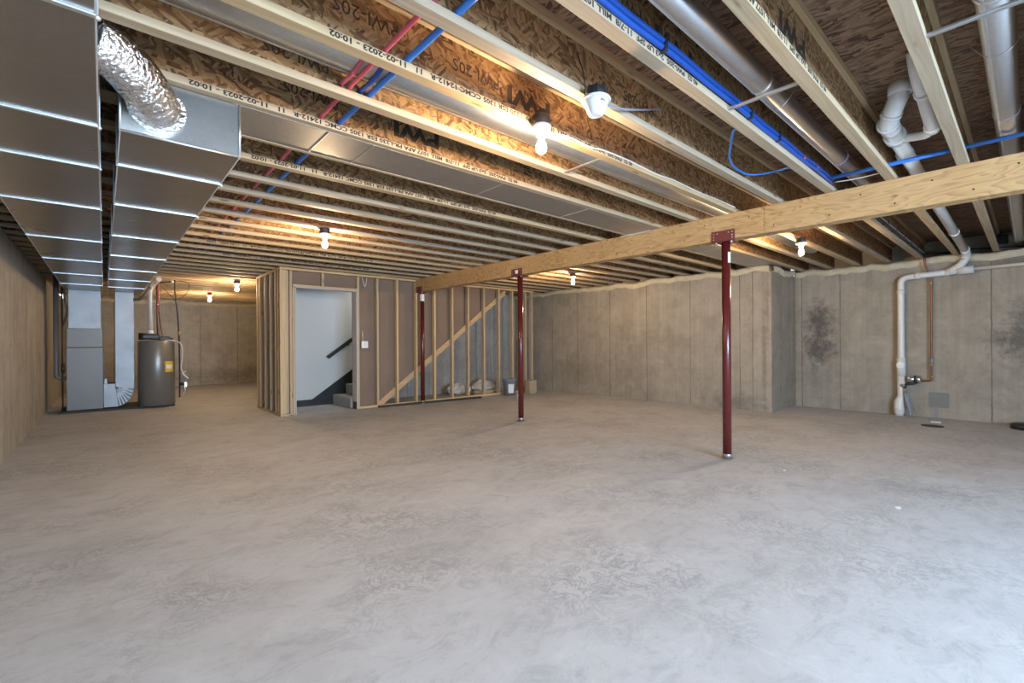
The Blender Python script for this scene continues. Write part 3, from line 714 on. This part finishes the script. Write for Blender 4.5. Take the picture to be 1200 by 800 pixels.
# ------------------------------------------------------------------ stud partition
YP0,YP1=8.0,8.089
p=empty('front_stud_partition',(5,8.04,0),'open stud wall with the stair doorway facing the room','stud wall')
def stud(par,x0,x1,y0,y1,z0,z1,name='stud',mat='stud'):
    return MB().box(x0,x1,y0,y1,z0,z1).build(name,M[mat],par,bevel=.0015)
stud(p,2.12,2.212,YP0,YP0+.04,.04,2.375)
stud(p,2.216,2.264,YP0+.05,YP1,.04,2.375)  # filler added behind the gap to hide bright drywall, reads as dark recess
stud(p,2.268,2.306,YP0,YP1,.04,2.375)
stud(p,2.311,2.349,YP0,YP1,.04,2.11,'jack_stud')
stud(p,3.40,3.44,YP0,YP1,.04,2.375); 
for xc in (3.79,4.19,4.60,5.02,5.45,5.86,6.29,6.72,7.13,7.55,7.76): stud(p,xc-.019,xc+.019,YP0,YP1,.04,2.375)
stud(p,2.12,7.80,YP0,YP1,2.38,2.418,'top_plate','plate')
stud(p,2.12,2.345,YP0,YP1,.0,.038,'bottom_plate','plate'); stud(p,3.395,7.80,YP0,YP1,.0,.038,'bottom_plate','plate')
stud(p,2.315,3.40,YP0,YP1,2.115,2.153,'door_header','plate'); stud(p,2.78,2.818,YP0,YP1,2.155,2.378,'cripple_stud')
# board along stair slope, behind studs
sl=.733
def zs(x): return .03+sl*(x-3.78)
bo=MB().prism_y([(3.72,.0),(3.90,.0),(6.98,zs(6.98)-.10),(6.98,zs(6.98)+.02),(6.93,zs(6.93)+.02)],8.0905,8.128); bo.build('sloping_board',M['stair_board'],p)
# brown board behind studs
q=MB().prism_y([(3.36,0.0),(3.72,0.0),(6.93,zs(6.93)+.02),(6.93,2.415),(3.36,2.415)],8.13,8.142); q.build('wall_board_back',M['paper'],p)
MB().box(2.315,3.40,8.091,8.103,2.155,2.378).build('header_board_back',M['paper'],p)
MB().box(3.385,3.398,7.998,8.14,0,2.11).build('door_jamb_edge',M['drywall'],p); MB().box(2.352,2.364,7.998,8.14,0,2.11).build('door_jamb_edge',M['drywall'],p)
MB().box(2.352,3.398,7.998,8.14,2.10,2.113).build('door_head_edge',M['drywall'],p)
# switch
s=empty('switch_box',(3.53,7.98,1.1),'white switch plate beside the stair doorway','switch')
MB().box(3.465,3.585,7.965,7.999,1.09,1.215).build('plate',M['white'],s,bevel=.004); MB().box(3.505,3.545,7.960,7.966,1.125,1.18).build('toggle',M['sticker'],s.children[0])
hose('looped_wires',[(3.49,7.99,2.37),(3.50,7.96,2.27),(3.53,7.96,2.2),(3.56,7.97,2.28),(3.58,7.99,2.38)],.005,'romex','white wire ends sticking down beside the doorway header','wire')
hose('switch_cable',[(3.5,7.995,1.21),(3.49,7.995,1.4),(3.50,7.99,1.3)],.004,'romex','short white cable above the switch plate','cable')
# side partition
p2=empty('side_stud_partition',(2.16,8.6,0),'side stud wall running back from the doorway corner','stud wall')
for yc in (8.14,8.30,8.62,8.97,9.32,9.49): stud(p2,2.12,2.209,yc-.019,yc+.019,.04,2.375)
stud(p2,2.12,2.209,8.1,9.52,2.38,2.418,'top_plate','plate'); stud(p2,2.12,2.209,8.1,9.52,0,.038,'bottom_plate','plate')
MB().box(2.215,2.228,8.145,9.3,.0,2.418).build('wall_board_back',M['paper'],p2)
# stairwell
q=MB().prism_y([(2.23,0),(3.05,0),(3.2,.1),(6.3,2.415),(2.23,2.415)],9.05,9.065); struct('wall_stairwell',q,M['drywall'])
struct('wall_stairwell_left',MB().box(2.23,2.242,8.145,9.05,0,2.415),M['drywall'])
q=MB().prism_y([(3.398,0),(3.72,0),(6.93,zs(6.93)+.02),(6.93,2.415),(3.398,2.415)],8.143,8.153); struct('wall_stairwell_near',q,M['drywall'])
struct('wall_stairs_back',MB().box(3.0,8.2,9.10,9.2,0,2.418),M['wall_f'])
struct('baseboard_stairwell',MB().prism_y([(2.245,.0),(3.2,.0),(3.2,.12),(2.98,.12),(2.245,.12)],9.035,9.049),M['trimblack'])
struct('baseboard_stair_skirt',MB().prism_y([(2.95,.12),(3.2,.12),(3.2,.0),(3.45,.0),(6.2,2.09),(6.2,2.36)],9.030,9.049),M['trimblack'])
struct('baseboard_doorway',MB().box(3.37,3.384,8.0,8.15,0,.13),M['trimblack'])
st=empty('staircase',(3.33,8.6,0),'grey carpeted stairs rising to the right inside the doorway','stairs')
for i in range(10):
    x=3.33+.255*i; z=.19*(i+1)
    MB().box(x,x+.28,8.16,9.025,z-.19 if i else .001,z).build('carpeted_step',M['carpet'],st,bevel=.018)
hr=empty('handrail',(3.5,9.0,1.1),'black sloping handrail on the stairwell wall','handrail')
MB().prism_y([(3.20,.90),(3.26,.90),(6.1,3.03-.9),(6.1,3.09-.9),(6.0,3.07-.9)],8.965,9.005).build('rail_old',M['trimblack'],hr) if False else None
MB().prism_y([(3.20,.93),(3.25,.885),(4.9,2.08),(4.9,2.165)],8.955,9.0).build('rail',M['trimblack'],hr,bevel=.006)
for x in (3.62,4.5): MB().box(x,x+.03,8.985,9.049,.885+.72*(x-3.2)-.05,.885+.72*(x-3.2)-.02).build('bracket',M['trimblack'],hr)
# dark strip on floor along the sole plate
o=MB().box(0,2.25,0,.08,0,.035).build('loose_floor_strip',M['sill'],bevel=.005); o.location=(3.75,7.86,0); o.rotation_euler=(0,0,math.radians(-3.5)); tag(o,'long black strip lying on the floor before the stud wall','strip')
# things under the stairs
bk=empty('bucket',(6.95,8.3,0),'grey plastic bucket with white label under the stairs','bucket')
bx,by=6.78,7.72
bk.location=(bx,by,0)
MB().lathe([(.125,0),(.15,.33),(.158,.335),(.158,.36),(.150,.37),(.145,.37),(.12,.02)],bx,by,28).build('pail',M['bucket'],bk)
MB().lathe([(.165,.345),(.165,.365)],bx,by,28).build('rim',M['bucket'],bk)
v=[];n=6
for i in range(n+1):
    a=math.radians(215+i*9)
    for z,rr in ((.06,.132),(.26,.147)): v.append((bx+rr*math.cos(a),by+rr*math.sin(a),z))
MB().add(v,[(2*i,2*i+2,2*i+3,2*i+1) for i in range(n)],True).build('paper_label',M['sticker'],bk)
tag(MB().lathe([(.0005,.0),(.045,.0),(.05,.02),(.05,.10),(.045,.12),(.0005,.12)],6.38,6.98,20).build('tape_roll',M['bag']),'small white roll on the floor beside the middle column','roll')
def crumple(name,c,s,label,cat,mat,seed):
    random.seed(seed); mb=MB(); mb.sphere((0,0,0),1,14,9)
    mb.v=[(c[0]+x*s[0]*random.uniform(.8,1.1),c[1]+y*s[1]*random.uniform(.8,1.1),max(0.001,c[2]+z*s[2]*random.uniform(.75,1.1))) for x,y,z in mb.v]
    mb.sm=[False]*len(mb.sm)
    return tag(mb.build(name,M[mat]),label,cat)
crumple('crumpled_bag',(6.75,8.65,.13),(.34,.18,.17),'pale crumpled bag heaped under the stairs, left of the grey bucket','bag','bag',3)
crumple('crumpled_bag',(5.95,8.6,.13),(.24,.2,.15),'pale bag slumped beneath the low part of the stairs','bag','bag',5)
tag(MB().tube([(6.17,8.42,0),(6.17,8.42,.20)],.07,18).build('paint_can',M['galv_pipe']),'small grey can standing between the two pale bags under the stairs','can')
for i,(x,y,rz,z,l) in enumerate(((6.62,8.33,.25,0,'lowest scrap board under the stairs beside the crumpled bag'),(6.64,8.36,-.1,.04,'upper scrap board laid over another under the stairs'))):
    o=MB().box(-.38,.38,-.07,.07,0,.038).build('scrap_board',M['plate'],bevel=.002); o.location=(x,y,z); o.rotation_euler=(0,0,rz); tag(o,l,'board')
tag(MB().box(7.30,7.52,7.62,7.78,0,.30).build('cardboard_box',M['cardboard'],bevel=.004),'small brown box standing behind the bucket at the last studs','box')
o=MB().box(0,1.1,-.006,.006,0,.0015).build('red_chalk_line',M['redchalk']); o.location=(6.5,7.35,0); o.rotation_euler=(0,0,math.radians(-38)); tag(o,'faint red chalk line on the floor beyond the middle column','line')

# ------------------------------------------------------------------ furnace group
f=empty('furnace',(-.245,11.4,0),'tall grey furnace cabinet standing under the left trunk duct','furnace')
tag(MB().box(-.56,1.02,10.93,11.9,0,.035).build('equipment_pad',M['pad'],bevel=.004),'low dark pad under the furnace and water heater','pad')
MB().box(-.485,-.005,11.06,11.72,.036,1.13).build('lower_cabinet',M['furnace'],f,bevel=.006)
MB().box(-.480,-.010,11.065,11.71,1.136,1.47).build('coil_cabinet',M['furnace'],f,bevel=.006)
MB().box(-.454,-.035,11.07,11.62,1.471,2.138).build('plenum',M['galv_riser'],f)
for z in (1.62,1.86,2.02): MB().box(-.452,-.037,11.066,11.0695,z,z+.004).build('plenum_bead',M['galv_riser'],f)
MB().box(.006,.045,11.15,11.25,.46,.56).build('outlet_box',M['white'],f,bevel=.004)
rd=empty('return_drop',(.29,11.4,0),'bright galvanized drop with a fanned elbow feeding the furnace side','duct')
MB().box(.16,.42,11.06,11.6,.42,2.143).build('vertical_run',M['galv_riser'],rd)
for z in (.55,.66,.9,1.1,1.35,1.7,1.95): MB().box(.158,.422,11.056,11.0595,z,z+.005).build('cross_bead',M['galv_riser'],rd)
pts=[(.155,.42)]
for i in range(9):
    a=-PI/2*(1-i/8); pts.append((.155+.265*math.cos(a),.42+.37*math.sin(a)))
MB().prism_y(pts[:1]+pts[1:],11.062,11.6).build('elbow',M['galv_riser'],rd)
for i in range(1,8):
    a=-PI/2*(1-i/8); 
    MB().tube([(.16,11.058,.415),(.155+.262*math.cos(a),11.045,.42+.365*math.sin(a))],[.002,.007],6).build('elbow_fold',M['galv_edge'],rd)
MB().box(.0,.153,11.07,11.6,.05,.47).build('filter_box',M['galv_riser'],rd)
# intake pipes left of the furnace
v=empty('furnace_vent_pipe',(-.6,11.0,.6),'dark grey vent pipe hooking down to the left side of the furnace','pipe')
MB().tube(fillet([(-.61,11.1,2.40),(-.61,11.1,.62),(-.51,11.12,.60),(-.50,11.2,.60)],.09,6),.037,16).build('pipe',M['pvc_dark'],v)
MB().tube([(-.535,11.05,2.4),(-.53,11.05,.04)],.011,8).build('black_line',M['black_pipe'],v)
MB().tube(smooth([(-.52,11.03,2.3),(-.50,11.03,2.0),(-.47,11.03,1.75),(-.53,11.05,1.5)],6),.014,8).build('black_hose',M['black'],v)
MB().tube([(-.525,11.04,.86),(-.525,11.04,.70)],.025,10).build('valve',M['black'],v)
MB().tube([(.0,11.03,1.12),(.005,11.03,.52)],.006,8).build('thermostat_wire',M['romex_grey'],v)
# water heater
hx,hy=.755,11.05
w=empty('water_heater',(hx,hy,0),'grey cylindrical water heater with yellow label and black vent motor','water heater')
MB().lathe([(.27,.037),(.282,.045),(.282,1.235),(.272,1.25),(.05,1.262)],hx,hy,48).build('tank',M['heater'],w)
MB().lathe([(.262,.036),(.262,.06)],hx,hy,48).build('base_ring',M['black'],w)
vs=[]
for i in range(7):
    a=math.radians(-68+i*6)
    for z in (.66,.86): vs.append((hx+.2835*math.cos(a),hy+.2835*math.sin(a),z))
wl=MB().add(vs,[(2*i,2*i+2,2*i+3,2*i+1) for i in range(6)],True).build('warning_label',M['yellow'],w)
vs=[]
for i in range(5):
    a=math.radians(-64+i*6)
    for z in (.72,.80): vs.append((hx+.2845*math.cos(a),hy+.2845*math.sin(a),z))
MB().add(vs,[(2*i,2*i+2,2*i+3,2*i+1) for i in range(4)],True).build('label_panel',M['sticker'],wl)
m=MB().box(hx-.24,hx+.05,hy-.16,hy+.1,1.27,1.38); m.build('vent_motor_housing',M['black'],w,bevel=.03)
MB().tube([(hx-.27,hy-.05,1.33),(hx-.17,hy-.05,1.33)],.065,20).build('blower',M['black'],w)
MB().box(hx+.04,hx+.2,hy-.1,hy+.02,1.262,1.33).build('control_box',M['black'],w,bevel=.01)
MB().tube([(hx+.22,hy-.14,1.255),(hx+.22,hy-.14,1.30)],.02,10).build('fitting',M['black'],w)
vp=empty('heater_vent_pipe',(hx-.08,hy,1.38),'pale plastic vent pipe rising from the heater to the joists','pipe')
MB().tube(fillet([(hx-.09,hy-.05,1.38),(hx-.09,hy-.05,2.22),(hx-.03,hy-.12,2.34),(hx-.0,hy-.6,2.36)],.08,6),.04,18).build('pipe',M['pvc_wall'],vp)
MB().tube([(hx-.09,hy-.05,1.38),(hx-.09,hy-.05,1.44)],.052,18).build('coupling',M['pvc'],vp)
cp=empty('heater_copper_pipes',(hx+.03,hy,1.3),'copper and red tubes rising from the top of the water heater','pipe')
MB().tube([(hx+.01,hy-.1,1.33),(hx+.0,hy-.1,1.8),(hx+.0,hy-.1,2.40)],.012,8).build('copper_pipe',M['copper'],cp)
MB().tube([(hx+.03,hy-.13,1.8),(hx+.03,hy-.13,2.40)],.011,8).build('red_tube',M['red'],cp)
MB().tube(smooth([(hx+.09,hy-.1,1.3),(hx+.06,hy-.1,1.5),(hx+.03,hy-.13,1.8)],5),.010,8).build('copper_branch',M['copper'],cp)
gp=empty('gas_pipe',(1.10,11.0,.6),'black gas pipe dropping from the joists beside the water heater','pipe')
MB().tube(smooth([(1.02,10.85,2.41),(1.03,10.85,2.1),(1.06,10.85,1.8),(1.08,10.86,1.4),(1.09,10.86,1.0),(1.09,10.86,.35),(1.09,10.87,.16)],6),.013,10).build('pipe',M['black_pipe'],gp)
MB().tube([(1.09,10.86,1.35),(1.09,10.86,1.43)],.02,10).build('union',M['brass'],gp)
MB().tube([(1.09,10.86,.42),(1.17,10.80,.42)],.03,10).build('valve',M['black_pipe'],gp)
MB().box(1.15,1.20,10.76,10.84,.36,.46).build('gas_control',M['galv_pipe'],gp,bevel=.006)
MB().tube(smooth([(1.16,10.8,.38),(1.17,10.79,.28),(1.12,10.8,.2)],5),.009,8).build('flex_connector',M['steel'],gp)
hose('condensate_hose',[(hx+.12,hy-.15,1.262),(hx+.27,hy-.2,1.25),(hx+.36,hy-.27,1.16),(hx+.37,hy-.28,.95),(hx+.35,hy-.28,.72),(hx+.40,hy-.3,.6),(hx+.46,hy-.32,.52),(hx+.37,hy-.3,.62),(hx+.42,hy-.3,.66)],.009,'romex','white plastic hose curling down the right side of the water heater','hose')
r=empty('ceiling_pipe_cluster',(1.0,10.9,2.4),'short dark pipes and cables under the joists above the water heater','pipe')
MB().tube([(.78,10.75,2.33),(1.02,10.85,2.38)],.014,8).build('black_pipe',M['black_pipe'],r)
MB().sphere((.98,10.84,2.375),.03,10,8).build('valve',M['pvc_wall'],r)
MB().tube(smooth([(1.1,10.9,2.41),(1.25,10.9,2.35),(1.2,10.9,2.15),(1.03,10.85,2.05),(.85,10.8,2.22)],6),.006,8).build('cable',M['black_pipe'],r)
hose('dark_flex_hose',[(.66,10.9,2.25),(.58,10.9,2.12),(.50,11.0,2.02),(.42,11.03,2.01)],.022,'pvc_dark','dark flexible hose between the heater vent and the galvanized drop','hose')

# ------------------------------------------------------------------ small floor bits
for i,(x,y,l) in enumerate(((.17,2.55,'small dark leaf-like spot on the floor in the left foreground'),)):
    pass
for (x,y,sx_,sy_,l) in ((4.15,.62,.035,.02,'largest white paint chip on the floor right of the nearest column'),(4.6,1.48,.02,.012,'small white paint chip on the floor near the nearest column foot')):
    tag(MB().lathe([(1,0),(.9,.1)],0,0,9).build('paint_chip',M['white']),l,'chip')
    o=C.objects[-1]; o.location=(x,y,0); o.scale=(sx_,sy_,.02)

# ------------------------------------------------------------------ lights
def area(name,loc,rot,sx_,sy_,power,col):
    l=bpy.data.lights.new(name,'AREA'); l.shape='RECTANGLE'; l.size=sx_; l.size_y=sy_; l.energy=power; l.color=col
    o=bpy.data.objects.new(name,l); C.objects.link(o); o.location=loc; o.rotation_euler=rot; return o
area('added_window_daylight',((wx0+wx1)/2,-3.6,(wz0+wz1)/2+.25),(math.radians(60),0,0),3.6,1.6,840,(.52,.73,1.0))  # lamp added at the unseen window, tilted down onto the near floor
area('stair_daylight',(4.3,8.6,2.36),(0,math.radians(30),0),.9,.6,11,(.95,.96,.95))
wd=bpy.data.worlds.new('world'); SC.world=wd; wd.use_nodes=True
bg=wd.node_tree.nodes['Background']; sky=wd.node_tree.nodes.new('ShaderNodeTexSky'); sky.sky_type='NISHITA'; sky.sun_elevation=math.radians(40); sky.sun_disc=False
wd.node_tree.links.new(sky.outputs[0],bg.inputs[0]); bg.inputs[1].default_value=.25

# ------------------------------------------------------------------ camera
cam=bpy.data.cameras.new('camera'); co=bpy.data.objects.new('camera',cam); C.objects.link(co)
A=math.radians(48.4); R=math.radians(.35)
fw=Vector((math.cos(A),math.sin(A),0)); rt=Vector((math.sin(A),-math.cos(A),0)); up=Vector((0,0,1))
cx=rt*math.cos(R)-up*math.sin(R); cy=rt*math.sin(R)+up*math.cos(R); cz=-fw
co.matrix_world=Matrix(((cx.x,cy.x,cz.x,0),(cx.y,cy.y,cz.y,0),(cx.z,cy.z,cz.z,1.17),(0,0,0,1)))
cam.sensor_width=36; cam.lens=539/1200*36; cam.shift_y=1.5/1200; cam.clip_start=.05
SC.camera=co
SC.view_settings.view_transform='Standard'; SC.view_settings.look='None'; SC.view_settings.gamma=1; SC.view_settings.use_curve_mapping=False
SC.view_settings.exposure=0.0
SC.cycles.use_denoising=True; SC.cycles.max_bounces=10; SC.cycles.diffuse_bounces=5; SC.cycles.sample_clamp_indirect=6
